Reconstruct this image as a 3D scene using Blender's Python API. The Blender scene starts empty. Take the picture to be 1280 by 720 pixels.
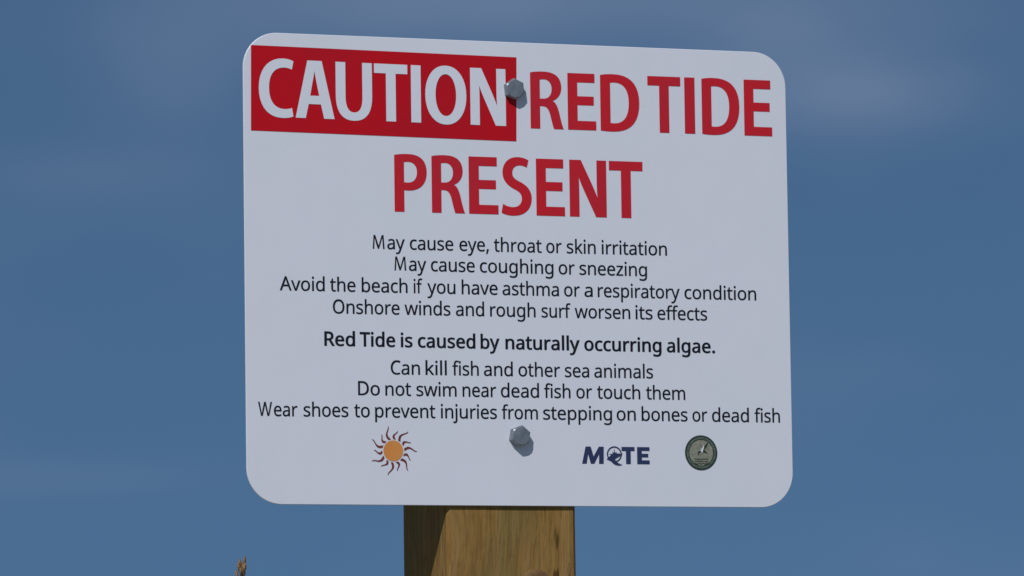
import bpy, bmesh, math, random
from mathutils import Vector, Matrix, noise
from mathutils.geometry import tessellate_polygon
random.seed(7)
S = bpy.context.scene
COL = S.collection
R = math.radians

# ---------------------------------------------------------------- camera
# World frame: the face of the sign is the plane y = 0, x runs to the right along
# the sign, z is up, the sand is at z = 0.
ZT = 2.523            # height of the sign's top edge
SW, SH = 0.762, 0.6096
FPX = 6500.0          # focal length in pixels of a 1280 px wide frame
CAM_P = Vector((-2.0343, -6.327, ZT - 0.9734))
YAW, PITCH, ROLL = 0.3626, 0.0956, -0.0140
fw = Vector((math.sin(YAW)*math.cos(PITCH), math.cos(YAW)*math.cos(PITCH), math.sin(PITCH)))
r0 = Vector((math.cos(YAW), -math.sin(YAW), 0))
u0 = r0.cross(fw)
rt = r0*math.cos(ROLL) + u0*math.sin(ROLL)
up = u0*math.cos(ROLL) - r0*math.sin(ROLL)
cam = bpy.data.cameras.new('camera')
cam.sensor_width = 36.0
cam.lens = 36.0*FPX/1280.0
cam.clip_start, cam.clip_end = 0.1, 20000
co = bpy.data.objects.new('camera', cam)
COL.objects.link(co)
m = Matrix((rt, up, -fw)).transposed().to_4x4()
m.translation = CAM_P
co.matrix_world = m
S.camera = co

# ---------------------------------------------------------------- sky and sun
SUN = Vector((-0.83, -1.0, 1.30)).normalized()      # towards the sun
elev = math.asin(SUN.z)
azim = math.atan2(SUN.x, SUN.y)
W = bpy.data.worlds.new('World')
S.world = W
W.use_nodes = True
nt = W.node_tree
nt.nodes.clear()
def N(tree, typ, **kw):
    n = tree.nodes.new(typ)
    for k, v in kw.items():
        setattr(n, k, v)
    return n
sky = N(nt, 'ShaderNodeTexSky', sky_type='NISHITA', sun_disc=False, sun_elevation=elev,
        sun_rotation=azim % (2*math.pi), altitude=0, air_density=1.0, dust_density=0.15, ozone_density=3.0)
tint = N(nt, 'ShaderNodeMix', data_type='RGBA', blend_type='MULTIPLY')
tint.inputs[0].default_value = 1.0
tint.inputs[7].default_value = (0.58, 0.735, 0.765, 1)
tc = N(nt, 'ShaderNodeTexCoord')
mp = N(nt, 'ShaderNodeMapping')
mp.inputs['Location'].default_value = (0.35, 0.1, 0.62)
mp.inputs['Scale'].default_value = (1.0, 1.0, 2.2)
nz = N(nt, 'ShaderNodeTexNoise')
nz.inputs['Scale'].default_value = 9.0
nz.inputs['Detail'].default_value = 5.0
nz.inputs['Roughness'].default_value = 0.45
cr = N(nt, 'ShaderNodeMapRange', interpolation_type='SMOOTHSTEP')
cr.inputs['From Min'].default_value = 0.46
cr.inputs['From Max'].default_value = 0.78
cr.inputs['To Max'].default_value = 0.55
cl = N(nt, 'ShaderNodeMix', data_type='RGBA')
cl.inputs[7].default_value = (2.1, 2.7, 4.0, 1)       # thin cloud, before the background strength
CLOUDS = [(0.069, 0.131, 0.022, 0.0075, 0.42), (0.050, 0.140, 0.016, 0.010, 0.30), (0.000, 0.150, 0.060, 0.010, 0.46),
          (-0.064, 0.138, 0.016, 0.014, 0.26), (-0.082, 0.118, 0.020, 0.006, 0.16), (-0.090, 0.0600, 0.034, 0.0042, 0.14),
          (-0.20, 0.20, 0.09, 0.02, 0.4), (0.22, 0.17, 0.08, 0.015, 0.4), (0.35, 0.30, 0.12, 0.03, 0.35), (-0.45, 0.12, 0.1, 0.012, 0.4)]
bg = N(nt, 'ShaderNodeBackground')
bg.inputs['Strength'].default_value = 0.10
wo = N(nt, 'ShaderNodeOutputWorld')
L = nt.links.new
tc0 = N(nt, 'ShaderNodeTexCoord')
lift = N(nt, 'ShaderNodeVectorMath', operation='ADD')     # clear sea air: little of the pale horizon band
lift.inputs[1].default_value = (0, 0, 0.42)
nrm = N(nt, 'ShaderNodeVectorMath', operation='NORMALIZE')
L(tc0.outputs['Generated'], lift.inputs[0]); L(lift.outputs[0], nrm.inputs[0]); L(nrm.outputs[0], sky.inputs[0])
L(sky.outputs[0], tint.inputs[6])
L(tc.outputs['Generated'], mp.inputs[0])
L(mp.outputs[0], nz.inputs['Vector'])
L(nz.outputs[0], cr.inputs['Value'])
# thin cloud banks: soft ellipses of direction (sideways, height, half width, half height, density), frayed by the noise
def M2(op, a, b, clamp=False):
    n_ = N(nt, 'ShaderNodeMath', operation=op, use_clamp=clamp)
    for i_, v_ in enumerate((a, b)):
        if isinstance(v_, (int, float)): n_.inputs[i_].default_value = v_
        else: L(v_, n_.inputs[i_])
    return n_.outputs[0]
dt = N(nt, 'ShaderNodeVectorMath', operation='DOT_PRODUCT'); dt.inputs[1].default_value = tuple(r0)
L(tc.outputs['Generated'], dt.inputs[0])
sp = N(nt, 'ShaderNodeSeparateXYZ'); L(tc.outputs['Generated'], sp.inputs[0])
wob = M2('MULTIPLY', M2('SUBTRACT', nz.outputs[0], 0.5), 1.1)
total = M2('MULTIPLY', cr.outputs[0], 0.35)
for cx_, cz_, hw, hh, dens in CLOUDS:
    ax_ = M2('DIVIDE', M2('SUBTRACT', dt.outputs['Value'], cx_), hw)
    az_ = M2('DIVIDE', M2('SUBTRACT', sp.outputs['Z'], cz_), hh)
    d2 = M2('ADD', M2('MULTIPLY', ax_, ax_), M2('MULTIPLY', az_, az_))
    e_ = M2('EXPONENT', M2('MULTIPLY', d2, -1.0), 0)
    total = M2('ADD', total, M2('MULTIPLY', e_, M2('MULTIPLY', M2('ADD', wob, 1.0), dens)))
total = M2('MULTIPLY', total, 0.72, True)
L(total, cl.inputs[0])
L(tint.outputs[2], cl.inputs[6])
L(cl.outputs[2], bg.inputs[0])
L(bg.outputs[0], wo.inputs[0])

sl = bpy.data.lights.new('sun', 'SUN')
sl.energy = 3.15
sl.angle = R(0.53)
sl.color = (1.0, 0.96, 0.91)
so = bpy.data.objects.new('sun', sl)
COL.objects.link(so)
so.rotation_euler = SUN.to_track_quat('Z', 'Y').to_euler()
so.location = (0, 0, 30)

S.view_settings.view_transform = 'Standard'
S.view_settings.look = 'None'
S.view_settings.exposure = 0.0
S.view_settings.gamma = 1.0

# ---------------------------------------------------------------- materials
def mat(name, col, rough=0.6, metal=0.0, spec=0.5):
    M = bpy.data.materials.new(name)
    M.use_nodes = True
    b = M.node_tree.nodes['Principled BSDF']
    b.inputs['Base Color'].default_value = (*col, 1)
    b.inputs['Roughness'].default_value = rough
    b.inputs['Metallic'].default_value = metal
    b.inputs['Specular IOR Level'].default_value = spec
    return M, M.node_tree, b

def noisy(name, c1, c2, scale, stretch=(1, 1, 1), rough=(0.5, 0.6), metal=0.0, bump=0.0, detail=6,
          lo=0.35, hi=0.65, bscale=None, bdist=0.001, spec=0.5):
    M, t, b = mat(name, c1, rough[0], metal, spec)
    l = t.links.new
    tc = N(t, 'ShaderNodeTexCoord'); mp = N(t, 'ShaderNodeMapping')
    mp.inputs['Scale'].default_value = stretch
    l(tc.outputs['Object'], mp.inputs[0])
    n = N(t, 'ShaderNodeTexNoise'); n.inputs['Scale'].default_value = scale; n.inputs['Detail'].default_value = detail
    l(mp.outputs[0], n.inputs['Vector'])
    r = N(t, 'ShaderNodeMapRange'); r.inputs['From Min'].default_value = lo; r.inputs['From Max'].default_value = hi
    l(n.outputs[0], r.inputs['Value'])
    x = N(t, 'ShaderNodeMix', data_type='RGBA')
    x.inputs[6].default_value = (*c1, 1); x.inputs[7].default_value = (*c2, 1)
    l(r.outputs[0], x.inputs[0]); l(x.outputs[2], b.inputs['Base Color'])
    r2 = N(t, 'ShaderNodeMapRange'); r2.inputs['To Min'].default_value = rough[0]; r2.inputs['To Max'].default_value = rough[1]
    l(n.outputs[0], r2.inputs['Value']); l(r2.outputs[0], b.inputs['Roughness'])
    if bump:
        n2 = N(t, 'ShaderNodeTexNoise'); n2.inputs['Scale'].default_value = bscale or scale*3; n2.inputs['Detail'].default_value = 8
        l(mp.outputs[0], n2.inputs['Vector'])
        bp = N(t, 'ShaderNodeBump'); bp.inputs['Strength'].default_value = bump; bp.inputs['Distance'].default_value = bdist
        l(n2.outputs[0], bp.inputs['Height']); l(bp.outputs[0], b.inputs['Normal'])
    return M

m_panel = noisy('painted_aluminium', (0.655, 0.680, 0.770), (0.640, 0.675, 0.755), 7.0, rough=(0.4, 0.55), detail=8, bump=0.03, bscale=3.0, bdist=0.01)
def weather(M, streaks=True):
    # faint salt bloom, dust specks and run-off: real soiling with its own shape
    t = M.node_tree; l = t.links.new; b = t.nodes['Principled BSDF']
    src = b.inputs['Base Color'].links[0].from_socket
    tc = N(t, 'ShaderNodeTexCoord')
    mp = N(t, 'ShaderNodeMapping'); mp.inputs['Scale'].default_value = (1, 1, 0.6)
    l(tc.outputs['Object'], mp.inputs[0])
    a = N(t, 'ShaderNodeTexNoise'); a.inputs['Scale'].default_value = 28; a.inputs['Detail'].default_value = 6; l(mp.outputs[0], a.inputs['Vector'])
    r1 = N(t, 'ShaderNodeMapRange'); r1.inputs['From Min'].default_value = 0.42; r1.inputs['From Max'].default_value = 0.75
    r1.inputs['To Min'].default_value = 1.0; r1.inputs['To Max'].default_value = 0.985; l(a.outputs[0], r1.inputs['Value'])
    v = N(t, 'ShaderNodeTexNoise'); v.inputs['Scale'].default_value = 330; v.inputs['Detail'].default_value = 2; l(tc.outputs['Object'], v.inputs['Vector'])
    r2 = N(t, 'ShaderNodeMapRange'); r2.inputs['From Min'].default_value = 0.70; r2.inputs['From Max'].default_value = 0.78
    r2.inputs['To Min'].default_value = 1.0; r2.inputs['To Max'].default_value = 0.72; l(v.outputs[0], r2.inputs['Value'])
    mu = N(t, 'ShaderNodeMath', operation='MULTIPLY'); l(r1.outputs[0], mu.inputs[0]); l(r2.outputs[0], mu.inputs[1])
    x = N(t, 'ShaderNodeMix', data_type='RGBA', blend_type='MULTIPLY'); x.inputs[0].default_value = 1
    l(src, x.inputs[6]); l(mu.outputs[0], x.inputs[7]); l(x.outputs[2], b.inputs['Base Color'])
weather(m_panel)
m_back = noisy('bare_aluminium', (0.55, 0.56, 0.57), (0.45, 0.46, 0.48), 40, rough=(0.35, 0.5), metal=0.9)
m_red = noisy('red_print', (0.52, 0.010, 0.020), (0.47, 0.012, 0.026), 9.0, rough=(0.45, 0.6), detail=5, spec=0.3)
m_banner = noisy('red_banner_print', (0.49, 0.004, 0.011), (0.43, 0.006, 0.016), 9.0, rough=(0.5, 0.6), detail=5, spec=0.15)
m_white = noisy('white_print', (0.655, 0.680, 0.770), (0.640, 0.675, 0.755), 7.0, rough=(0.32, 0.5))
m_ink = noisy('black_print', (0.006, 0.008, 0.015), (0.010, 0.012, 0.02), 20, rough=(0.5, 0.6), spec=0.15)
m_navy = noisy('navy_print', (0.016, 0.027, 0.085), (0.022, 0.034, 0.10), 20, rough=(0.4, 0.55))
m_maroon = noisy('maroon_print', (0.13, 0.025, 0.03), (0.18, 0.035, 0.03), 20, rough=(0.4, 0.55))
m_sungold = noisy('orange_print', (0.62, 0.26, 0.06), (0.6, 0.22, 0.05), 20, rough=(0.4, 0.55))
m_sealdark = noisy('dark_green_print', (0.016, 0.032, 0.020), (0.03, 0.045, 0.03), 120, rough=(0.4, 0.55))
m_sealgrey = noisy('grey_green_print', (0.26, 0.27, 0.22), (0.17, 0.18, 0.13), 260, rough=(0.4, 0.55))
m_sealring = noisy('green_print', (0.11, 0.15, 0.12), (0.04, 0.06, 0.05), 420, rough=(0.4, 0.55))
m_bolt = noisy('galvanised_steel', (0.25, 0.285, 0.32), (0.17, 0.20, 0.235), 110, rough=(0.36, 0.55), metal=0.5, bump=0.25, bscale=420, bdist=0.0003)

def wood_material():
    M, t, b = mat('treated_pine', (0.2, 0.13, 0.05), 0.85, 0, 0.08)
    l = t.links.new
    tc = N(t, 'ShaderNodeTexCoord')
    # warp so that the grain bends round the knots
    wn = N(t, 'ShaderNodeTexNoise'); wn.inputs['Scale'].default_value = 5.0; wn.inputs['Detail'].default_value = 2
    l(tc.outputs['Object'], wn.inputs['Vector'])
    ws = N(t, 'ShaderNodeVectorMath', operation='SCALE'); ws.inputs['Scale'].default_value = 0.035
    l(wn.outputs['Color'], ws.inputs[0])
    wa = N(t, 'ShaderNodeVectorMath', operation='ADD')
    l(tc.outputs['Object'], wa.inputs[0]); l(ws.outputs[0], wa.inputs[1])
    mp = N(t, 'ShaderNodeMapping'); mp.inputs['Scale'].default_value = (1, 1, 0.07)
    l(wa.outputs[0], mp.inputs[0])
    g1 = N(t, 'ShaderNodeTexNoise'); g1.inputs['Scale'].default_value = 60; g1.inputs['Detail'].default_value = 7
    g2 = N(t, 'ShaderNodeTexNoise'); g2.inputs['Scale'].default_value = 260; g2.inputs['Detail'].default_value = 4
    l(mp.outputs[0], g1.inputs['Vector']); l(mp.outputs[0], g2.inputs['Vector'])
    ramp = N(t, 'ShaderNodeValToRGB')
    e = ramp.color_ramp.elements
    e[0].position = 0.30; e[0].color = (0.188, 0.100, 0.028, 1)
    e[1].position = 0.72; e[1].color = (0.290, 0.182, 0.070, 1)
    x = e.new(0.5); x.color = (0.248, 0.146, 0.046, 1)
    l(g1.outputs[0], ramp.inputs[0])
    # blotches: olive weathering and rusty tone
    bn = N(t, 'ShaderNodeTexNoise'); bn.inputs['Scale'].default_value = 14; bn.inputs['Detail'].default_value = 4
    mb = N(t, 'ShaderNodeMapping'); mb.inputs['Scale'].default_value = (1, 1, 0.45); mb.inputs['Location'].default_value = (3.1, 0.4, 1.7)
    l(tc.outputs['Object'], mb.inputs[0]); l(mb.outputs[0], bn.inputs['Vector'])
    br = N(t, 'ShaderNodeMapRange'); br.inputs['From Min'].default_value = 0.45; br.inputs['From Max'].default_value = 0.62; br.inputs['To Max'].default_value = 0.55
    l(bn.outputs[0], br.inputs['Value'])
    mx = N(t, 'ShaderNodeMix', data_type='RGBA'); mx.inputs[7].default_value = (0.15, 0.125, 0.045, 1)
    l(br.outputs[0], mx.inputs[0]); l(ramp.outputs[0], mx.inputs[6])
    bn2 = N(t, 'ShaderNodeTexNoise'); bn2.inputs['Scale'].default_value = 19
    l(mb.outputs[0], bn2.inputs['Vector'])
    br2 = N(t, 'ShaderNodeMapRange'); br2.inputs['From Min'].default_value = 0.55; br2.inputs['From Max'].default_value = 0.72; br2.inputs['To Max'].default_value = 0.5
    l(bn2.outputs[0], br2.inputs['Value'])
    mx2 = N(t, 'ShaderNodeMix', data_type='RGBA'); mx2.inputs[7].default_value = (0.24, 0.115, 0.055, 1)
    l(br2.outputs[0], mx2.inputs[0]); l(mx.outputs[2], mx2.inputs[6])
    # fine dark fibres
    fr = N(t, 'ShaderNodeMapRange'); fr.inputs['From Min'].default_value = 0.3; fr.inputs['From Max'].default_value = 0.5
    fr.inputs['To Min'].default_value = 0.80; fr.inputs['To Max'].default_value = 1.0
    l(g2.outputs[0], fr.inputs['Value'])
    mm = N(t, 'ShaderNodeMix', data_type='RGBA', blend_type='MULTIPLY'); mm.inputs[0].default_value = 1
    l(mx2.outputs[2], mm.inputs[6]); l(fr.outputs[0], mm.inputs[7])
    # drying checks: thin dark splits along the grain, and small pits
    mc = N(t, 'ShaderNodeMapping'); mc.inputs['Scale'].default_value = (1, 1, 0.03); mc.inputs['Location'].default_value = (0.7, 0.2, 0.9)
    l(wa.outputs[0], mc.inputs[0])
    cn = N(t, 'ShaderNodeTexNoise'); cn.inputs['Scale'].default_value = 120; cn.inputs['Detail'].default_value = 1
    l(mc.outputs[0], cn.inputs['Vector'])
    cv = N(t, 'ShaderNodeMapRange'); cv.inputs['From Min'].default_value = 0.27; cv.inputs['From Max'].default_value = 0.315
    l(cn.outputs[0], cv.inputs['Value'])
    pn = N(t, 'ShaderNodeTexNoise'); pn.inputs['Scale'].default_value = 210; pn.inputs['Detail'].default_value = 3
    mpn = N(t, 'ShaderNodeMapping'); mpn.inputs['Scale'].default_value = (1, 1, 0.3)
    l(tc.outputs['Object'], mpn.inputs[0]); l(mpn.outputs[0], pn.inputs['Vector'])
    pv = N(t, 'ShaderNodeMapRange'); pv.inputs['From Min'].default_value = 0.32; pv.inputs['From Max'].default_value = 0.52; pv.inputs['To Min'].default_value = 0.78
    l(pn.outputs[0], pv.inputs['Value'])
    cm = N(t, 'ShaderNodeMath', operation='MULTIPLY'); l(cv.outputs[0], cm.inputs[0]); l(pv.outputs[0], cm.inputs[1])
    cf = N(t, 'ShaderNodeMapRange'); cf.inputs['To Min'].default_value = 0.35; l(cm.outputs[0], cf.inputs['Value'])
    m3 = N(t, 'ShaderNodeMix', data_type='RGBA', blend_type='MULTIPLY'); m3.inputs[0].default_value = 1
    l(mm.outputs[2], m3.inputs[6]); l(cf.outputs[0], m3.inputs[7])
    l(m3.outputs[2], b.inputs['Base Color'])
    ad = N(t, 'ShaderNodeMath', operation='ADD'); l(g1.outputs[0], ad.inputs[0]); l(g2.outputs[0], ad.inputs[1])
    bp = N(t, 'ShaderNodeBump'); bp.inputs['Strength'].default_value = 0.6; bp.inputs['Distance'].default_value = 0.0025
    l(ad.outputs[0], bp.inputs['Height']); l(bp.outputs[0], b.inputs['Normal'])
    return M
m_wood = wood_material()
m_knot = noisy('pine_knot', (0.13, 0.062, 0.020), (0.215, 0.125, 0.042), 120, rough=(0.7, 0.9), bump=0.5, bdist=0.001)
m_sand = noisy('beach_sand', (0.24, 0.22, 0.165), (0.17, 0.17, 0.11), 1.2, rough=(0.9, 1.0), bump=0.6, bscale=9, bdist=0.03)
m_stem = noisy('oat_stem', (0.20, 0.17, 0.07), (0.12, 0.14, 0.05), 30, rough=(0.6, 0.8))
m_leaf = noisy('oat_leaf', (0.07, 0.12, 0.04), (0.14, 0.16, 0.06), 8, rough=(0.5, 0.7))
m_seed = noisy('oat_spikelet', (0.34, 0.19, 0.09), (0.22, 0.12, 0.05), 60, rough=(0.7, 0.9))
m_seedg = noisy('green_oat_spikelet', (0.10, 0.14, 0.06), (0.06, 0.09, 0.04), 60, rough=(0.7, 0.9))

# ---------------------------------------------------------------- object helpers
def link(name, me, material=None, parent=None):
    o = bpy.data.objects.new(name, me)
    COL.objects.link(o)
    if material is not None:
        me.materials.append(material)
    if parent is not None:
        o.parent = parent
        if parent.type == 'EMPTY':          # meshes are written in world coordinates
            o.matrix_parent_inverse = Matrix.Translation(-PO[parent.name])
    return o
PO = {}
def empty(name, loc, label, cat, group=None):
    o = bpy.data.objects.new(name, None)
    o.empty_display_size = 0.1
    COL.objects.link(o)
    o.location = loc
    o['label'] = label; o['category'] = cat
    if group: o['group'] = group
    PO[o.name] = Vector(loc)
    return o

def flat(polys, y, thick=0.00025):
    """closed outlines in the x,z plane (holes allowed) -> thin printed film standing proud at y"""
    vs = [Vector((p[0], p[1], 0)) for q in polys for p in q]
    tris = tessellate_polygon([[Vector((p[0], p[1], 0)) for p in q] for q in polys])
    me = bpy.data.meshes.new('film')
    faces = []
    for a, b, c in tris:
        n = (vs[b]-vs[a]).cross(vs[c]-vs[a]).z
        faces.append((a, b, c) if n > 0 else (a, c, b))
    me.from_pydata([(v.x, y, v.y) for v in vs], [], faces)
    return me

def join_polys(groups, y):
    verts, faces = [], []
    for polys in groups:
        k = len(verts)
        vs = [Vector((p[0], p[1], 0)) for q in polys for p in q]
        tris = tessellate_polygon([[Vector((p[0], p[1], 0)) for p in q] for q in polys])
        verts += [(v.x, y, v.y) for v in vs]
        for a, b, c in tris:
            n = (vs[b]-vs[a]).cross(vs[c]-vs[a]).z
            faces.append((a+k, b+k, c+k) if n > 0 else (a+k, c+k, b+k))
    me = bpy.data.meshes.new('print')
    me.from_pydata(verts, [], faces)
    return me

def on_sign(px, py):
    """a measured picture point -> (x, z) on the face of the sign (used once, to measure the lay-out)"""
    d = fw*FPX + rt*(px-640) - up*(py-360)
    t = -CAM_P.y/d.y
    q = CAM_P + d*t
    return q.x, q.z

# ---------------------------------------------------------------- ground
bm = bmesh.new()
rings = [0, 1, 2, 3.5, 5, 7, 10, 14, 20, 30, 50, 90, 200, 600, 2000, 8000]
prev = None
for i, r in enumerate(rings):
    if r == 0:
        cur = [bm.verts.new((0.38, 0, 0))]
    else:
        cur = []
        for k in range(48):
            a = k*2*math.pi/48
            x, y = 0.38 + r*math.cos(a), r*math.sin(a)
            z = 0.10*(noise.noise(Vector((x*0.35, y*0.35, 0)))) * min(1, r/2) if r < 100 else 0
            cur.append(bm.verts.new((x, y, z)))
    if prev:
        n = len(cur)
        for k in range(n):
            if len(prev) == 1:
                bm.faces.new((prev[0], cur[k], cur[(k+1) % n]))
            else:
                bm.faces.new((prev[k], cur[k], cur[(k+1) % n], prev[(k+1) % n]))
    prev = cur
for f in bm.faces: f.smooth = True
me = bpy.data.meshes.new('ground'); bm.to_mesh(me); bm.free()
g = link('ground', me, m_sand); g['kind'] = 'structure'

# ---------------------------------------------------------------- the sign on its post
PX0, PX1, PD = on_sign(561.0, 690)[0], on_sign(722.0, 690)[0], 0.172
sign = empty('warning_sign', ((PX0+PX1)/2, PD/2, 0),
             'white red tide caution sign with rounded corners bolted to a square wooden post', 'sign')
PT = 0.0030          # panel thickness
GAP = 0.0015         # panel back to post face
# post: sawn timber with slightly uneven arrises, a bevel and real drying cracks
def build_post():
    bm = bmesh.new()
    y0, y1 = PT+GAP, PT+GAP+PD
    zs = [0-0.6+i*0.04 for i in range(int((ZT-0.03+0.6)/0.04)+1)] + [ZT-0.03]
    b = 0.004
    prof = [(PX0+b, y0), (PX1-b, y0), (PX1, y0+b), (PX1, y1-b), (PX1-b, y1), (PX0+b, y1), (PX0, y1-b), (PX0, y0+b)]
    # subdivide the faces so they can wander a little
    P = []
    for i in range(8):
        a, c = prof[i], prof[(i+1) % 8]
        n = 6 if i % 2 == 0 else 1
        for k in range(n):
            P.append((a[0]+(c[0]-a[0])*k/n, a[1]+(c[1]-a[1])*k/n))
    prev = None
    cx, cy = (PX0+PX1)/2, (y0+y1)/2
    for z in zs:
        cur = []
        for x, y in P:
            s = 1 + 0.006*noise.noise(Vector((x*9, y*9, z*3.0)))
            yy = cy+(y-cy)*s
            if y <= y0+1e-6: yy = max(yy, y0)
            cur.append(bm.verts.new((cx+(x-cx)*s, yy, z)))
        if prev:
            n = len(P)
            for k in range(n):
                bm.faces.new((prev[k], prev[(k+1) % n], cur[(k+1) % n], cur[k]))
        else:
            bm.faces.new(list(reversed(cur)))
        prev = cur
    bm.faces.new(prev)
    me = bpy.data.meshes.new('post'); bm.to_mesh(me); bm.free()
    return me
post = link('post', build_post(), m_wood, sign)
# knots standing slightly proud of the front face
for (px, py, rx, rz) in ((672, 731, 0.022, 0.020), (712, 712, 0.003, 0.010)):
    kx, kz = on_sign(px, py)
    bm = bmesh.new()
    n = 26
    rings_ = []
    for q, (f, dy) in enumerate(((1.12, 0.0012), (1.0, -0.0003), (0.7, -0.0005), (0.4, -0.0004))):
        rings_.append([bm.verts.new((kx+f*rx*math.cos(i*2*math.pi/n)*(1+.12*noise.noise(Vector((i*.5, q*.3, px)))), PT+GAP+dy,
                       kz+f*rz*math.sin(i*2*math.pi/n)*(1+.12*noise.noise(Vector((i*.4, q*.3, py)))))) for i in range(n)])
    for a, c in zip(rings_, rings_[1:]):
        for i in range(n):
            bm.faces.new((a[i], a[(i+1) % n], c[(i+1) % n], c[i]))
    bm.faces.new(rings_[-1])
    bmesh.ops.recalc_face_normals(bm, faces=bm.faces)
    for f in bm.faces: f.smooth = True
    me = bpy.data.meshes.new('knot'); bm.to_mesh(me); bm.free()
    link('knot', me, m_knot, post)

# panel: sheet with rounded corners, bolts pull it very slightly towards the post
def rounded(x0, z0, x1, z1, r, n=14):
    pts = []
    for cx, cz, a0 in ((x1-r, z1-r, 0), (x0+r, z1-r, 90), (x0+r, z0+r, 180), (x1-r, z0+r, 270)):
        for i in range(n+1):
            a = R(a0+90*i/n)
            pts.append((cx+r*math.cos(a), cz+r*math.sin(a)))
    return pts
ZB = ZT-SH
out = rounded(0, ZB, SW, ZT, 0.0465)
def ring(ins, y):
    cx, cz = SW/2, (ZB+ZT)/2
    return [bmv(cx+(x-cx)*(1-ins/(SW/2)), y, cz+(z-cz)*(1-ins/(SH/2))) for x, z in out]
bm = bmesh.new()
bmv = lambda x, y, z: bm.verts.new((x, y, z))
rr = [ring(0.0006, 0.0), ring(0.0, 0.0006), ring(0.0, PT-0.0006), ring(0.0006, PT)]
bm.faces.new(list(reversed(rr[0])))
bm.faces.new(rr[3]).material_index = 1
n = len(out)
for a, b in zip(rr, rr[1:]):
    for k in range(n):
        f = bm.faces.new((a[k], a[(k+1) % n], b[(k+1) % n], b[k])); f.material_index = 0
bmesh.ops.recalc_face_normals(bm, faces=bm.faces)
me = bpy.data.meshes.new('sign_panel'); bm.to_mesh(me); bm.free()
panel = link('sign_panel', me, m_panel, sign)
me.materials.append(m_back)

# bolts: hexagonal lag bolt heads with a chamfered face
def bolt(px, py, rad, h, turn):
    x, z = on_sign(px, py)
    bm = bmesh.new()
    def rg(r, y, nn, hexa):
        o = []
        for i in range(nn):
            a = 2*math.pi*i/nn + turn
            if hexa:
                k = (i*6/nn) % 1.0
                t = math.cos(math.pi/6)/math.cos((k-0.5)*math.pi/3)
            else:
                t = 1
            o.append(bm.verts.new((x+r*t*math.cos(a), y, z+r*t*math.sin(a))))
        return o
    nn = 36
    R_ = [rg(rad*1.0, -0.0003, nn, True), rg(rad, -h*0.80, nn, True), rg(rad*0.965, -h*0.88, nn, True),
          rg(rad*0.80, -h*0.985, nn, False), rg(rad*0.55, -h*1.0, nn, False)]
    for a, b in zip(R_, R_[1:]):
        for k in range(nn):
            bm.faces.new((a[k], b[k], b[(k+1) % nn], a[(k+1) % nn]))
    bm.faces.new(R_[-1])
    bm.faces.new(list(reversed(R_[0])))
    bmesh.ops.recalc_face_normals(bm, faces=bm.faces)
    for f in bm.faces: f.smooth = True
    me = bpy.data.meshes.new('bolt'); bm.to_mesh(me); bm.free()
    me.set_sharp_from_angle(angle=R(28))
    return link('bolt', me, m_bolt, sign)
bolt(641.0, 112.0, 0.0142, 0.0105, R(96))
bolt(648.0, 545.5, 0.0142, 0.0115, R(80))

# ---------------------------------------------------------------- lettering
def path(s):
    """'M x y L x y C x y x y x y Z' -> closed outlines"""
    tok = s.split()
    out, cur, i, cmd = [], None, 0, None
    while i < len(tok):
        t = tok[i]
        if t in 'MLCZ':
            cmd = t; i += 1
            if t == 'Z': out.append(cur); cur = None
            continue
        if cmd == 'M': cur = [(float(tok[i]), float(tok[i+1]))]; i += 2; cmd = 'L'
        elif cmd == 'L': cur.append((float(tok[i]), float(tok[i+1]))); i += 2
        else:
            p0 = cur[-1]; v = [float(q) for q in tok[i:i+6]]; i += 6
            for k in range(1, 10):
                u = k/9
                cur.append(tuple(p0[j]*(1-u)**3+3*v[j]*u*(1-u)**2+3*v[2+j]*u*u*(1-u)+v[4+j]*u**3 for j in (0, 1)))
    res = []
    for q in out:
        w = []
        for p in q:
            if not w or abs(p[0]-w[-1][0])+abs(p[1]-w[-1][1]) > 0.5: w.append(p)
        if abs(w[0][0]-w[-1][0])+abs(w[0][1]-w[-1][1]) < 0.5: w.pop()
        res.append(w)
    return res
def oval(cx, cy, rx, ry, n=44, e=2.0):
    pts = []
    for i in range(n):
        a = 2*math.pi*i/n
        c, s = math.cos(a), math.sin(a)
        pts.append((cx+rx*math.copysign(abs(c)**(2/e), c), cy+ry*math.copysign(abs(s)**(2/e), s)))
    return pts
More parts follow.
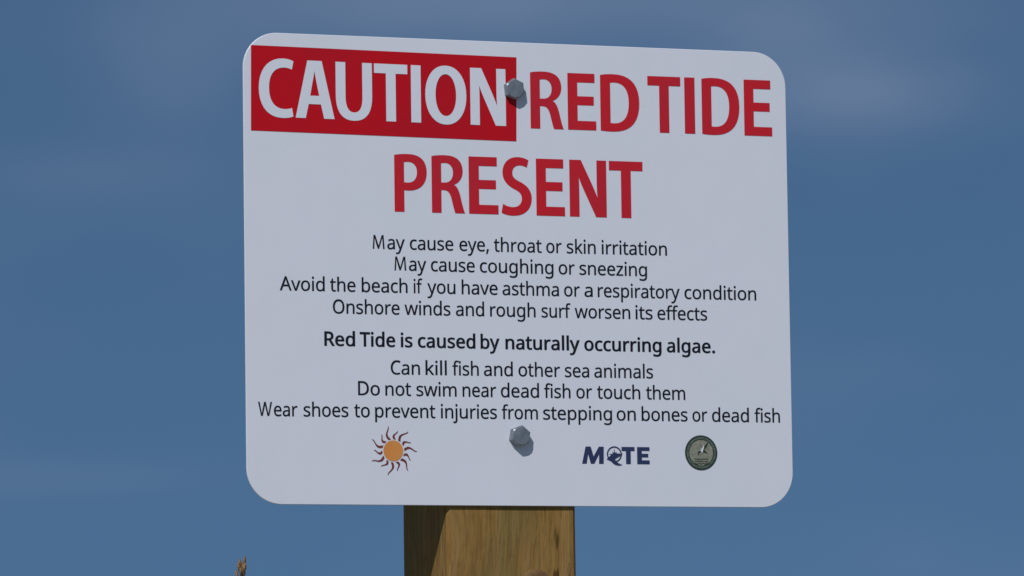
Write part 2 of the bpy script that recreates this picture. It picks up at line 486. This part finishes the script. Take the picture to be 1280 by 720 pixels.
CAPS = {   # heavy capitals, cap height 1000
 'P': path('M 0 0 L 0 985 C 70 1002 150 1008 245 1008 C 460 1008 575 905 575 700 C 575 480 440 372 250 372 L 172 376 L 172 0 Z M 172 512 L 245 510 C 345 510 402 590 402 695 C 402 800 345 872 250 872 C 220 872 195 870 172 865 Z'),
 'R': path('M 0 0 L 0 985 C 70 1002 150 1008 235 1008 C 445 1008 555 922 555 735 C 555 612 485 530 395 495 C 455 470 485 400 510 300 C 535 190 562 60 592 0 L 415 0 C 400 40 380 120 352 240 C 325 355 290 398 215 398 L 170 398 L 170 0 Z M 170 530 L 235 530 C 325 530 382 600 382 705 C 382 805 330 873 245 873 C 212 873 190 870 170 865 Z'),
 'E': path('M 0 0 L 0 1000 L 480 1000 L 480 840 L 172 840 L 172 595 L 462 595 L 462 438 L 172 438 L 172 160 L 500 160 L 500 0 Z'),
 'D': path('M 0 5 L 0 985 C 65 1002 140 1008 225 1008 C 530 1008 682 840 682 515 C 682 165 520 -10 215 -10 C 125 -10 60 -5 0 5 Z M 174 142 C 195 138 215 137 240 137 C 410 137 497 270 497 507 C 497 740 412 862 245 862 C 215 862 195 860 174 855 Z'),
 'T': path('M 207 0 L 207 835 L 0 835 L 0 1000 L 585 1000 L 585 835 L 378 835 L 378 0 Z'),
 'I': path('M 0 0 L 0 1000 L 172 1000 L 172 0 Z'),
 'N': path('M 0 0 L 0 1000 L 195 1000 L 372 590 C 410 500 440 420 468 345 C 460 440 458 530 458 640 L 458 1000 L 620 1000 L 620 0 L 440 0 L 258 428 C 215 528 185 610 156 692 C 162 590 162 480 162 360 L 162 0 Z'),
 'U': path('M 0 1000 L 0 420 C 0 130 110 -15 315 -15 C 530 -15 640 130 640 420 L 640 1000 L 468 1000 L 468 400 C 468 220 420 130 320 130 C 225 130 172 220 172 400 L 172 1000 Z'),
 'A': path('M 0 0 L 215 1000 L 470 1000 L 690 0 L 505 0 L 450 245 L 233 245 L 180 0 Z M 262 392 L 420 392 L 372 640 C 360 700 350 765 340 825 C 332 765 322 700 308 640 Z'),
 'C': path('M 622 972 C 570 1000 510 1015 430 1015 C 170 1015 0 810 0 490 C 0 170 160 -15 420 -15 C 510 -15 580 0 612 20 L 588 165 C 548 148 500 140 450 140 C 280 140 182 270 182 500 C 182 740 290 858 455 858 C 510 858 555 846 592 828 Z'),
 'S': path('M 490 965 C 440 995 370 1015 295 1015 C 125 1015 25 890 25 735 C 25 590 125 500 255 440 C 335 402 365 355 365 290 C 365 195 300 135 205 135 C 140 135 75 155 30 190 L 0 35 C 50 0 130 -15 205 -15 C 420 -15 540 110 540 300 C 540 440 460 525 320 590 C 230 632 200 670 200 740 C 200 815 250 870 335 870 C 385 870 425 855 460 835 Z'),
 'O': [oval(362, 500, 362, 516, e=2.15), oval(362, 500, 181, 366, e=2.1)],
}
def place_cap(ch, x0, x1, base, cap, y, material):
    """x0,x1 measured left/right, base(px)->py, all picture pixels"""
    a = on_sign(x0, base(x0)); b = on_sign(x1, base(x1))
    P = CAPS[ch]
    lo = min(p[0] for q in P for p in q); hi = max(p[0] for q in P for p in q)
    polys = [[(a[0]+(b[0]-a[0])*(p[0]-lo)/(hi-lo), a[1]+(b[1]-a[1])*(p[0]-lo)/(hi-lo)+cap*p[1]/1000) for p in q] for q in P]
    return link('letter', join_polys([polys], y), material, panel)
def line(x0, y0, x1, y1):
    return lambda x: y0+(y1-y0)*(x-x0)/(x1-x0)
k = 720/210
c1 = lambda v: 290+v/k
c2 = lambda v: 640+v/k
banner = link('red_banner', join_polys([[[on_sign(313.6, 56.2), on_sign(313.6, 163.0), on_sign(645.3, 176.7), on_sign(645.3, 71.7)]]], -0.0004), m_banner, panel)
CAP = 0.0752
b1 = line(372, 147.2, 630, 157.6)
for ch, a, b in (('C', 115, 265), ('A', 272, 439), ('U', 445, 601), ('T', 610, 753), ('I', 768, 810), ('O', 829, 1005), ('N', 1022, 1174)):
    place_cap(ch, c1(a), c1(b), b1, CAP, -0.0008, m_white)
b2 = line(670, 160.6, 960, 170.3)
for ch, a, b in (('R', 80, 222), ('E', 240, 361), ('D', 380, 547), ('T', 583, 724), ('I', 741, 785), ('D', 815, 976), ('E', 996, 1115)):
    place_cap(ch, c2(a), c2(b), b2, CAP, -0.0004, m_red)
b3 = line(500, 264.6, 783, 272.5)
for ch, a, b in (('P', 697, 836), ('R', 857, 999), ('E', 1016, 1142), ('S', 1155, 1285)):
    place_cap(ch, c1(a), c1(b), b3, CAP, -0.0004, m_red)
for ch, a, b in (('E', 105, 227), ('N', 248, 406), ('T', 418, 562)):
    place_cap(ch, c2(a), c2(b), b3, CAP, -0.0004, m_red)

GLYPHS = {   # small humanist sans letters, cap height 480
    'W': '640;8,480 76,480 140,200 164,85 188,205 262,480 330,480 404,205 432,85 460,200 524,480 590,480 468,0 394,0 318,285 296,385 274,285 200,0 130,0',
    'M': '609;52,0 88,480 158,480 286,118 410,480 482,480 520,0 459,0 444,215 436,400 350,150 294,4 250,4 198,148 128,400 120,208 108,0',
    ',': '180;28,-87 47,-3 61,78 124,78 129,71 104,-8 71,-87',
    '.': '180;89,-9 74,-7 60,1 51,15 48,36 51,57 60,71 74,79 89,81 106,79 119,71 129,57 132,36 129,15 119,1 106,-7',
    'A': '429;0,0 187,482 242,482 428,0 366,0 308,148 118,148 61,0|138,202 290,202 236,347 230,367 221,396 214,419 203,378 193,347',
    'C': '425;261,-7 194,1 139,24 96,60 65,109 47,170 41,240 48,309 67,368 100,418 146,455 203,478 271,486 342,479 404,458 379,407 330,425 271,433 202,420 149,381 116,320 105,240 115,160 146,98 198,59 270,46 330,52 385,65 385,13 329,-2',
    'D': '490;65,0 65,480 213,480 281,473 338,453 385,419 420,374 442,315 449,244 445,187 433,138 412,96 383,61 304,15 199,0|126,52 191,52 276,64 337,99 373,159 385,242 374,326 338,383 281,417 204,428 126,428',
    'O': '525;263,-7 194,1 139,24 96,61 65,111 47,171 41,241 47,310 65,370 96,419 139,456 195,479 263,487 329,479 384,456 427,420 458,370 477,310 484,240 477,171 458,110 427,61 384,24 329,1|263,46 333,59 382,98 410,159 420,240 410,321 382,382 334,421 263,434 193,421 143,382 114,321 105,240 114,159 143,98 192,59',
    'R': '418;65,0 65,480 197,480 275,471 329,446 361,403 372,343 369,308 358,279 342,256 322,239 276,215 408,0 337,0 221,198 126,198 126,0|126,249 197,249 248,255 283,272 303,301 310,340 303,381 281,407 245,422 194,427 126,427',
    'T': '374;156,0 156,426 7,426 7,480 366,480 366,426 217,426 217,0',
    'a': '377;144,-7 100,0 63,19 39,52 31,100 41,148 73,183 127,206 203,215 265,217 265,238 260,277 245,301 222,314 190,318 136,310 89,291 71,335 126,357 159,364 193,366 251,359 291,337 314,300 322,245 322,0 279,0 268,51 265,51 241,25 216,7 185,-3|158,41 200,47 234,66 256,98 264,144 264,176 211,174 154,167 118,152 98,130 92,99 97,73 110,55 132,44',
    'b': '413;228,-7 189,-3 158,9 134,26 116,46 111,46 99,0 57,0 57,510 116,510 116,386 115,344 113,312 116,312 134,333 158,351 189,362 228,366 288,354 335,319 366,261 376,180 366,99 335,40 288,5|219,42 261,51 291,78 309,121 315,181 309,240 291,283 260,308 218,317 169,309 138,284 122,242 116,182 116,179 122,121 138,78 169,51',
    'c': '323;201,-7 156,-2 117,13 83,38 58,73 42,120 37,178 42,238 59,286 85,322 119,347 160,362 206,367 259,361 300,347 282,298 244,310 204,315 158,306 125,281 105,238 98,179 105,121 124,79 156,53 201,44 253,50 294,65 294,13 254,-2',
    'd': '413;185,-7 124,5 77,40 47,98 37,179 47,261 78,319 125,355 185,367 223,363 254,351 278,334 297,314 301,314 299,339 297,367 297,510 356,510 356,0 308,0 300,48 297,48 278,27 254,9 223,-3|194,42 243,50 274,74 292,113 298,168 298,179 292,238 275,282 244,309 193,318 152,308 122,280 104,235 98,178 104,121 122,78 152,51',
    'e': '379;210,-7 162,-2 120,14 85,40 59,76 42,122 37,177 42,232 57,279 81,316 112,344 151,361 196,367 239,362 276,347 305,322 327,290 340,250 345,204 345,169 98,169 107,115 129,76 165,52 213,44 274,50 328,69 328,17 274,-1|99,216 283,216 277,257 262,290 234,311 195,318 158,312 129,291 109,259',
    'f': '231;73,0 73,314 10,314 10,342 73,362 73,383 81,443 104,483 141,506 190,514 229,510 260,502 244,455 220,462 191,465 165,460 147,446 136,420 132,383 132,360 223,360 223,314 132,314 132,0',
    'g': '413;195,-161 123,-155 65,-138 65,-84 125,-105 198,-112 240,-105 271,-85 291,-53 298,-11 298,3 298,27 300,48 297,48 251,7 185,-7 123,6 76,42 47,101 37,179 47,256 76,316 123,354 185,367 219,363 249,353 275,336 298,312 301,312 309,360 356,360 356,-6 346,-74 317,-122 267,-151|194,42 241,49 273,71 292,109 298,165 298,179 292,243 273,285 240,309 193,317 153,308 123,281 104,237 98,179 104,120 123,77 153,50',
    'h': '415;57,0 57,510 116,510 116,361 113,310 117,310 137,334 164,352 195,362 229,366 287,358 328,335 352,294 361,234 361,0 302,0 302,230 297,268 282,295 257,312 222,317 171,309 139,283 122,242 116,186 116,0',
    'i': '173;87,420 74,422 62,429 55,441 52,457 55,474 62,486 74,493 87,495 100,493 111,486 119,474 122,457 119,441 111,429 100,422|57,0 57,360 116,360 116,0',
    'j': '173;87,420 74,422 62,429 55,441 52,457 55,474 62,486 74,493 87,495 100,493 111,486 119,474 122,457 119,441 111,429 100,422|15,-161 -15,-159 -37,-153 -37,-105 -16,-110 7,-112 27,-109 43,-100 54,-83 57,-56 57,360 116,360 116,-54 110,-99 92,-133 61,-154',
    'k': '359;57,0 57,510 116,510 116,244 115,216 113,185 116,185 128,201 144,221 158,238 273,360 343,360 197,206 353,0 281,0 156,168 116,132 116,0',
    'l': '173;57,0 57,510 116,510 116,0',
    'm': '628;57,0 57,360 105,360 113,311 117,311 137,336 162,353 192,363 223,367 262,363 293,352 317,333 333,306 336,306 358,333 386,352 418,363 452,367 505,359 543,335 566,295 574,234 574,0 515,0 515,232 511,269 497,296 474,312 442,317 397,309 367,287 350,250 345,199 345,0 286,0 286,232 281,269 268,296 245,312 212,317 166,309 137,283 121,242 116,187 116,0',
    'n': '415;57,0 57,360 105,360 113,311 117,311 138,336 165,353 197,363 230,367 287,359 328,335 352,295 361,234 361,0 302,0 302,230 297,268 282,295 257,312 222,317 171,309 139,283 122,242 116,187 116,0',
    'o': '406;202,-7 157,-1 117,15 84,42 58,79 42,125 37,181 48,260 82,318 135,355 204,367 250,361 290,345 324,318 349,282 365,236 370,181 359,101 325,42 271,6|203,42 251,52 283,80 303,123 309,181 303,238 283,281 251,308 203,317 155,308 123,281 104,238 98,181 104,123 123,80 156,52',
    'p': '413;57,-161 57,360 105,360 113,311 116,311 135,333 158,351 189,363 228,367 288,355 335,320 366,262 376,181 366,100 335,41 288,5 228,-7 190,-3 159,9 135,26 116,46 112,46 115,17 116,-13 116,-161|219,42 249,47 273,60 291,82 305,110 312,143 315,181 309,237 291,280 261,308 218,317 171,309 140,286 123,247 116,192 116,181 122,122 138,78 169,51',
    'r': '278;57,0 57,360 105,360 112,294 115,294 135,322 160,345 190,361 225,367 247,366 267,363 260,308 241,312 221,313 194,309 169,298 147,280 131,256 120,226 116,192 116,0',
    's': '322;148,-7 83,-1 35,16 35,70 87,50 118,43 149,41 188,45 214,55 229,72 234,94 227,118 200,140 146,164 86,191 64,206 48,223 38,244 34,271 44,312 72,342 115,360 169,367 231,360 284,343 264,296 216,312 165,318 133,315 110,307 95,293 91,275 93,261 99,249 129,229 183,206 242,180 263,165 279,147 288,126 291,99 282,53 253,20 207,0',
    't': '243;167,-7 140,-4 115,3 94,16 77,37 65,66 62,105 62,314 11,314 11,343 62,366 86,443 121,443 121,360 225,360 225,314 121,314 121,106 125,77 137,57 155,46 177,42 205,44 228,49 228,4 201,-4',
    'u': '415;184,-7 127,1 86,25 61,65 53,124 53,360 113,360 113,128 118,91 133,64 158,48 193,42 243,51 276,76 293,117 299,173 299,360 358,360 358,0 310,0 301,48 298,48 277,23 250,6 218,-3',
    'v': '341;136,0 0,360 63,360 140,148 151,115 162,80 169,52 171,52 179,81 190,116 201,148 278,360 341,360 204,0',
    'w': '528;106,1 7,361 69,361 118,169 132,110 142,61 144,61 151,89 159,125 169,158 232,361 297,361 359,158 373,108 383,62 385,62 395,108 410,169 460,361 520,361 420,1 351,1 289,203 274,258 265,299 262,299 253,258 238,203 173,1',
    'y': '343;56,-161 28,-160 7,-156 7,-109 25,-111 47,-113 75,-108 97,-95 114,-75 127,-49 146,-1 1,360 64,360 142,155 160,104 172,57 175,57 187,101 206,156 279,360 343,360 187,-50 166,-96 139,-131 103,-154',
    'z': '316;26,0 26,39 220,314 38,314 38,360 285,360 285,316 94,46 289,46 289,0',
}
def glyph(ch):
    adv, d = GLYPHS[ch].split(';')
    return float(adv), [[tuple(float(v) for v in p.split(',')) for p in q.split(' ')] for q in d.split('|')]
def embolden(q, w):
    n = len(q)
    area = sum(q[i][0]*q[(i+1) % n][1]-q[(i+1) % n][0]*q[i][1] for i in range(n))
    o = []
    for i in range(n):
        p0, p1, p2 = Vector(q[i-1]), Vector(q[i]), Vector(q[(i+1) % n])
        d1, d2 = (p1-p0).normalized(), (p2-p1).normalized()
        n1, n2 = Vector((d1.y, -d1.x)), Vector((d2.y, -d2.x))
        nn = n1+n2
        L_ = max(nn.length_squared, 0.9)
        v = nn*2/L_
        o.append((p1.x+v.x*w, p1.y+v.y*w*0.55))
    return o
def orient(polys):
    """outer outlines counter-clockwise, holes clockwise, by containment"""
    def area(q): return sum(q[i][0]*q[(i+1) % len(q)][1]-q[(i+1) % len(q)][0]*q[i][1] for i in range(len(q)))
    def inside(p, q):
        c = False
        for i in range(len(q)):
            a, b = q[i-1], q[i]
            if (a[1] > p[1]) != (b[1] > p[1]) and p[0] < (b[0]-a[0])*(p[1]-a[1])/(b[1]-a[1])+a[0]: c = not c
        return c
    o = []
    for i, q in enumerate(polys):
        depth = sum(inside(q[0], r) for j, r in enumerate(polys) if j != i)
        ccw = area(q) > 0
        o.append(q if ccw == (depth % 2 == 0) else list(reversed(q)))
    return o
def remap(y):
    if y <= 0: return y*1.02
    if y < 360: return y*0.962
    return 346.3+(y-360)*(480-346.3)/120 if y < 480 else 480+(y-480)*0.9
SMALL = 0.01805
def words(name, base, items, bold=6.0):
    groups = []
    for w, x0, x1 in items:
        pen, gl = 0.0, []
        for ch in w:
            adv, P = glyph(ch)
            P = [[(x, remap(y)) for x, y in q] for q in P]
            P = orient(P)
            if bold and ch not in 'MW': P = [embolden(q, bold) for q in P]
            gl.append([[(x+pen, y) for x, y in q] for q in P])
            pen += adv + bold*1.3 - 17
        lo = min(p[0] for P in gl for q in P for p in q); hi = max(p[0] for P in gl for q in P for p in q)
        a = on_sign(x0, base(x0)); b = on_sign(x1, base(x1))
        for P in gl:
            for q in separate(P):
                groups.append([[(a[0]+(b[0]-a[0])*(p[0]-lo)/(hi-lo), a[1]+(b[1]-a[1])*(p[0]-lo)/(hi-lo)+SMALL*p[1]/480) for p in s] for s in q])
    return link(name, join_polys(groups, -0.0004), m_ink, panel)
def separate(P):
    """split dots and bodies: each group = an outer outline with its holes"""
    def area(q): return sum(q[i][0]*q[(i+1) % len(q)][1]-q[(i+1) % len(q)][0]*q[i][1] for i in range(len(q)))
    outs = [q for q in P if area(q) > 0]; holes = [q for q in P if area(q) <= 0]
    res = []
    for o in outs:
        x0, x1 = min(p[0] for p in o), max(p[0] for p in o); y0, y1 = min(p[1] for p in o), max(p[1] for p in o)
        res.append([o]+[h for h in holes if x0 <= h[0][0] <= x1 and y0 <= h[0][1] <= y1])
    return res
words('text_line', line(480, 311.2, 833, 319.4), [('May', 465.8, 505.9), ('cause', 512.2, 566.6), ('eye,', 574.1, 611), ('throat', 617.2, 677), ('or', 682.7, 702), ('skin', 708.3, 744.6), ('irritation', 752, 833.6)])
words('text_line', line(500, 338, 805, 345.2), [('May', 493, 532.8), ('cause', 538.5, 593.4), ('coughing', 599.7, 691.8), ('or', 698.2, 718.3), ('sneezing', 724.2, 808.7)])
words('text_line', line(355, 362.8, 940, 375.3), [('Avoid', 349.6, 405.8), ('the', 412.3, 444.4), ('beach', 452, 509.4), ('if', 517, 528), ('you', 534, 569.2), ('have', 577, 622), ('asthma', 628, 698.6), ('or', 705, 724.7), ('a', 730.4, 740.8), ('respiratory', 747.1, 849.6), ('condition', 855.5, 945.2)])
words('text_line', line(440, 392.1, 880, 400.5), [('Onshore', 416, 499.5), ('winds', 505.5, 563), ('and', 569.7, 605.1), ('rough', 612.5, 669.4), ('surf', 676.8, 713.3), ('worsen', 718.3, 787.7), ('its', 794.3, 815.7), ('effects', 821.7, 883.9)])
words('text_line', line(410, 431.9, 850, 440.3), [('Red', 405.3, 443.8), ('Tide', 449.6, 494), ('is', 500.8, 515.6), ('caused', 522.2, 594.2), ('by', 600.6, 624.4), ('naturally', 631.7, 724.7), ('occurring', 730.2, 826.8), ('algae.', 833.4, 893.8)], bold=17)
words('text_line', line(495, 467.9, 815, 472.9), [('Can', 488.3, 524.9), ('kill', 531.8, 558.4), ('fish', 565.3, 598.4), ('and', 604.7, 640.9), ('other', 648, 700), ('sea', 706, 736.4), ('animals', 742.7, 816.3)])
words('text_line', line(450, 493.8, 856, 499.8), [('Do', 447.5, 474.8), ('not', 481.6, 513.8), ('swim', 520.4, 570.7), ('near', 578.1, 620.2), ('dead', 626, 673.7), ('fish', 680, 713.1), ('or', 720.3, 740), ('touch', 746.2, 800.3), ('them', 807.4, 856.5)])
words('text_line', line(330, 519.8, 974, 528.1), [('Wear', 322.5, 371.8), ('shoes', 379.3, 435.4), ('to', 442.6, 462.2), ('prevent', 468.8, 544.1), ('injuries', 551, 621.1), ('from', 627, 672.3), ('stepping', 678.8, 765), ('on', 770.7, 794.7), ('bones', 801.9, 859.4), ('or', 865.5, 884), ('dead', 889.9, 936.1), ('fish', 943, 974.9)])

# ---------------------------------------------------------------- the three emblems along the foot of the panel
def disc(cx, cz, r, n=48): return [(cx+r*math.cos(2*math.pi*i/n), cz+r*math.sin(2*math.pi*i/n)) for i in range(n)]
# navy word mark
lx0, lz = on_sign(727.5, 579.5); lx1, _ = on_sign(812.0, 580.0)
LW = lx1-lx0; LH = 0.0225
def wm(s): return [[(lx0+LW*p[0]/1000, lz+LH*p[1]/1000) for p in q] for q in s]
gr = [wm(path('M 0 0 L 55 1000 L 130 1000 L 172 430 L 250 1000 L 322 1000 L 318 0 L 250 0 L 252 560 L 180 0 L 128 0 L 90 560 L 68 0 Z')),
      wm(path('M 585 1000 L 778 1000 L 778 760 L 720 760 L 720 0 L 650 0 L 650 760 L 585 760 Z')),
      wm(path('M 815 1000 L 1000 1000 L 1000 780 L 885 780 L 885 610 L 980 610 L 980 400 L 885 400 L 885 225 L 1000 225 L 1000 0 L 815 0 Z'))]
for q in gr:
    link('word_mark_letter', join_polys([q], -0.0004), m_navy, panel)
ocx, ocz = lx0+LW*0.478, lz+LH*0.56
em = [[disc(ocx, ocz, 0.0106), list(reversed(disc(ocx, ocz, 0.0088)))]]
link('word_mark_ring', join_polys(em, -0.0004), m_navy, panel)
star = []
for i in range(16):
    a = i*math.pi/8+math.pi/2
    r = (0.0084 if i % 4 == 0 else 0.0048) if i % 2 == 0 else 0.0021
    star.append((ocx+r*math.cos(a), ocz+r*math.sin(a)))
link('compass_star', join_polys([[star]], -0.0004), m_navy, panel)
sw = path('M -150 330 L -60 430 C 20 520 90 450 190 470 C 130 400 60 380 20 330 C 60 250 110 220 180 200 C 90 170 10 180 -60 290 Z')
sw = [[(ocx-0.001+0.068*p[0]/1000, ocz-0.0245+0.068*p[1]/1000*0.8) for p in q] for q in sw]
link('leaping_fish', join_polys([sw], -0.0008), m_navy, panel)
# round seal
sx, sz = on_sign(876.3, 566.0)
r = 0.0232
link('seal_disc', join_polys([[disc(sx, sz, r)]], -0.0004), m_sealdark, panel)
link('seal_ring', join_polys([[disc(sx, sz, r*0.90), list(reversed(disc(sx, sz, r*0.78)))]], -0.0007), m_sealring, panel)
link('seal_field', join_polys([[disc(sx, sz, r*0.73)]], -0.0007), m_sealgrey, panel)
bird = path('M -40 60 C 60 120 120 260 330 470 C 330 330 260 200 120 110 C 180 60 220 -20 330 -60 C 200 -70 100 -40 30 10 C -60 -10 -150 -60 -180 -190 C -230 -60 -190 40 -40 60 Z')
bird = [[(sx+0.0004+p[0]/1000*r*1.25, sz+0.0012+p[1]/1000*r*1.25) for p in q] for q in bird]
link('seal_bird', join_polys([bird], -0.0010), m_sealdark, panel)
bird2 = path('M -60 20 C 20 60 60 130 120 280 C 130 170 120 90 70 20 C 80 -20 60 -60 20 -90 C 10 -40 -10 0 -60 20 Z')
bird2 = [[(sx+p[0]/1000*r*1.35, sz+0.0025+p[1]/1000*r*1.35) for p in q] for q in bird2]
link('seal_bird_breast', join_polys([bird2], -0.0013), m_white, panel)
wav = []
for j in range(3):
    pts = [(sx-0.010+0.020*i/12, sz-0.0085-0.0030*j+0.0006*math.sin(i*1.9)) for i in range(13)]
    wav.append([[(x, z-0.0005) for x, z in pts]+[(x, z+0.0005) for x, z in reversed(pts)]])
link('seal_waves', join_polys(wav, -0.0010), m_sealdark, panel)
# sunburst
ux, uz = on_sign(491.5, 563.5)
for i in range(14):
    a = R(90+18)+i*2*math.pi/14
    top = 0.0325 if i % 2 == 0 else 0.0265
    lft, rgt = [], []
    for k_ in range(9):
        t = k_/8
        rad = 0.0150+(top-0.0150)*t
        w = 0.0015*(1-t)**0.7+0.0003
        bend = 0.11*math.sin(t*5.0)
        c = Vector((ux+rad*math.cos(a+bend), uz+rad*math.sin(a+bend)))
        nrm_ = Vector((-math.sin(a+bend), math.cos(a+bend)))
        lft.append(tuple(c+nrm_*w)); rgt.append(tuple(c-nrm_*w))
    link('sunburst_ray', join_polys([[rgt+list(reversed(lft))]], -0.0004), m_maroon, panel)
link('sunburst_disc', join_polys([[disc(ux, uz, 0.0135)]], -0.0004), m_sungold, panel)

# ---------------------------------------------------------------- sea oats whose seed head just reaches into view
def tube(bm, pts, rad, n=6):
    prev = None
    for i, (p, r_) in enumerate(zip(pts, rad)):
        d = (pts[min(i+1, len(pts)-1)]-pts[max(i-1, 0)]).normalized()
        a = d.orthogonal().normalized(); b = d.cross(a)
        cur = [bm.verts.new(p+(a*math.cos(2*math.pi*k/n)+b*math.sin(2*math.pi*k/n))*r_) for k in range(n)]
        if prev:
            for k in range(n): bm.faces.new((prev[k], prev[(k+1) % n], cur[(k+1) % n], cur[k]))
        prev = cur
D = 9.5
tip = CAM_P + (fw*FPX + rt*(303.5-640) - up*(711-360)).normalized()*D
oats = empty('sea_oats', (tip.x-0.10, tip.y, 0), 'brown seed head of a tall grass stalk just poking up at the lower left', 'plant')
base = Vector((tip.x-0.10, tip.y, -0.02))
stem_pts = [base+Vector((0.10*(t**2.2), 0.02*math.sin(3*t), (tip.z+0.02)*t)) for t in [i/24 for i in range(25)]]
bm = bmesh.new(); tube(bm, stem_pts, [0.0045*(1-0.72*i/24) for i in range(25)]); me = bpy.data.meshes.new('stem'); bm.to_mesh(me); bm.free()
link('stem', me, m_stem, oats)
def spikelet(bm, p, d, ln, wd):
    d = d.normalized(); a = d.orthogonal().normalized(); b = d.cross(a)
    rows_ = [(0, .15), (.18, .75), (.45, 1), (.75, .7), (1, .06)]
    prev = None
    for t, w in rows_:
        cur = [bm.verts.new(p+d*ln*t+a*math.cos(k*math.pi/3)*wd*w+b*math.sin(k*math.pi/3)*wd*w*0.45) for k in range(6)]
        if prev:
            for k in range(6): bm.faces.new((prev[k], prev[(k+1) % 6], cur[(k+1) % 6], cur[k]))
        prev = cur
    bm.faces.new(prev)
for which, mt_ in ((0, m_seed), (1, m_seedg)):
    bm = bmesh.new()
    for i in range(90):
        t = (i/89)**1.25
        idx = 24-t*5.0
        j = min(int(idx), 23); p = stem_pts[j].lerp(stem_pts[j+1], idx-j) + Vector((0, 0, 0))
        ang = i*2.399
        out_ = Vector((math.cos(ang), math.sin(ang), 0))*(0.003+0.030*t**0.9)
        q = p+out_+Vector((0, 0, 0.006-0.02*t))
        if (random.random() < 0.28) == bool(which):
            spikelet(bm, q, Vector((out_.x*20, out_.y*20, 0.55-1.2*t+random.uniform(-.3, .3))), random.uniform(.014, .022), random.uniform(.0048, .0068))
        if which == 0:
            tube(bm, [p, q], [0.0006, 0.0005], 4)
    me = bpy.data.meshes.new('seed_head'); bm.to_mesh(me); bm.free()
    o = link('seed_head', me, mt_, oats)
    o['kind'] = 'stuff'
for i in range(9):
    a = i*2.4; ln = random.uniform(.55, .95); hgt = random.uniform(.5, .8)
    bm = bmesh.new(); prev = None
    for s in range(11):
        t = s/10
        c = base+Vector((math.cos(a)*ln*t**1.4*.8, math.sin(a)*ln*t**1.4*.8, 0.02+hgt*(1.6*t-1.15*t*t)*1.6))
        w = 0.008*(1-t)**.6+0.0006
        sd = Vector((-math.sin(a), math.cos(a), 0))
        cur = [bm.verts.new(c-sd*w), bm.verts.new(c+Vector((0, 0, -w*.4))), bm.verts.new(c+sd*w)]
        if prev:
            for k_ in range(2): bm.faces.new((prev[k_], prev[k_+1], cur[k_+1], cur[k_]))
        prev = cur
    me = bpy.data.meshes.new('leaf'); bm.to_mesh(me); bm.free()
    link('leaf', me, m_leaf, oats)
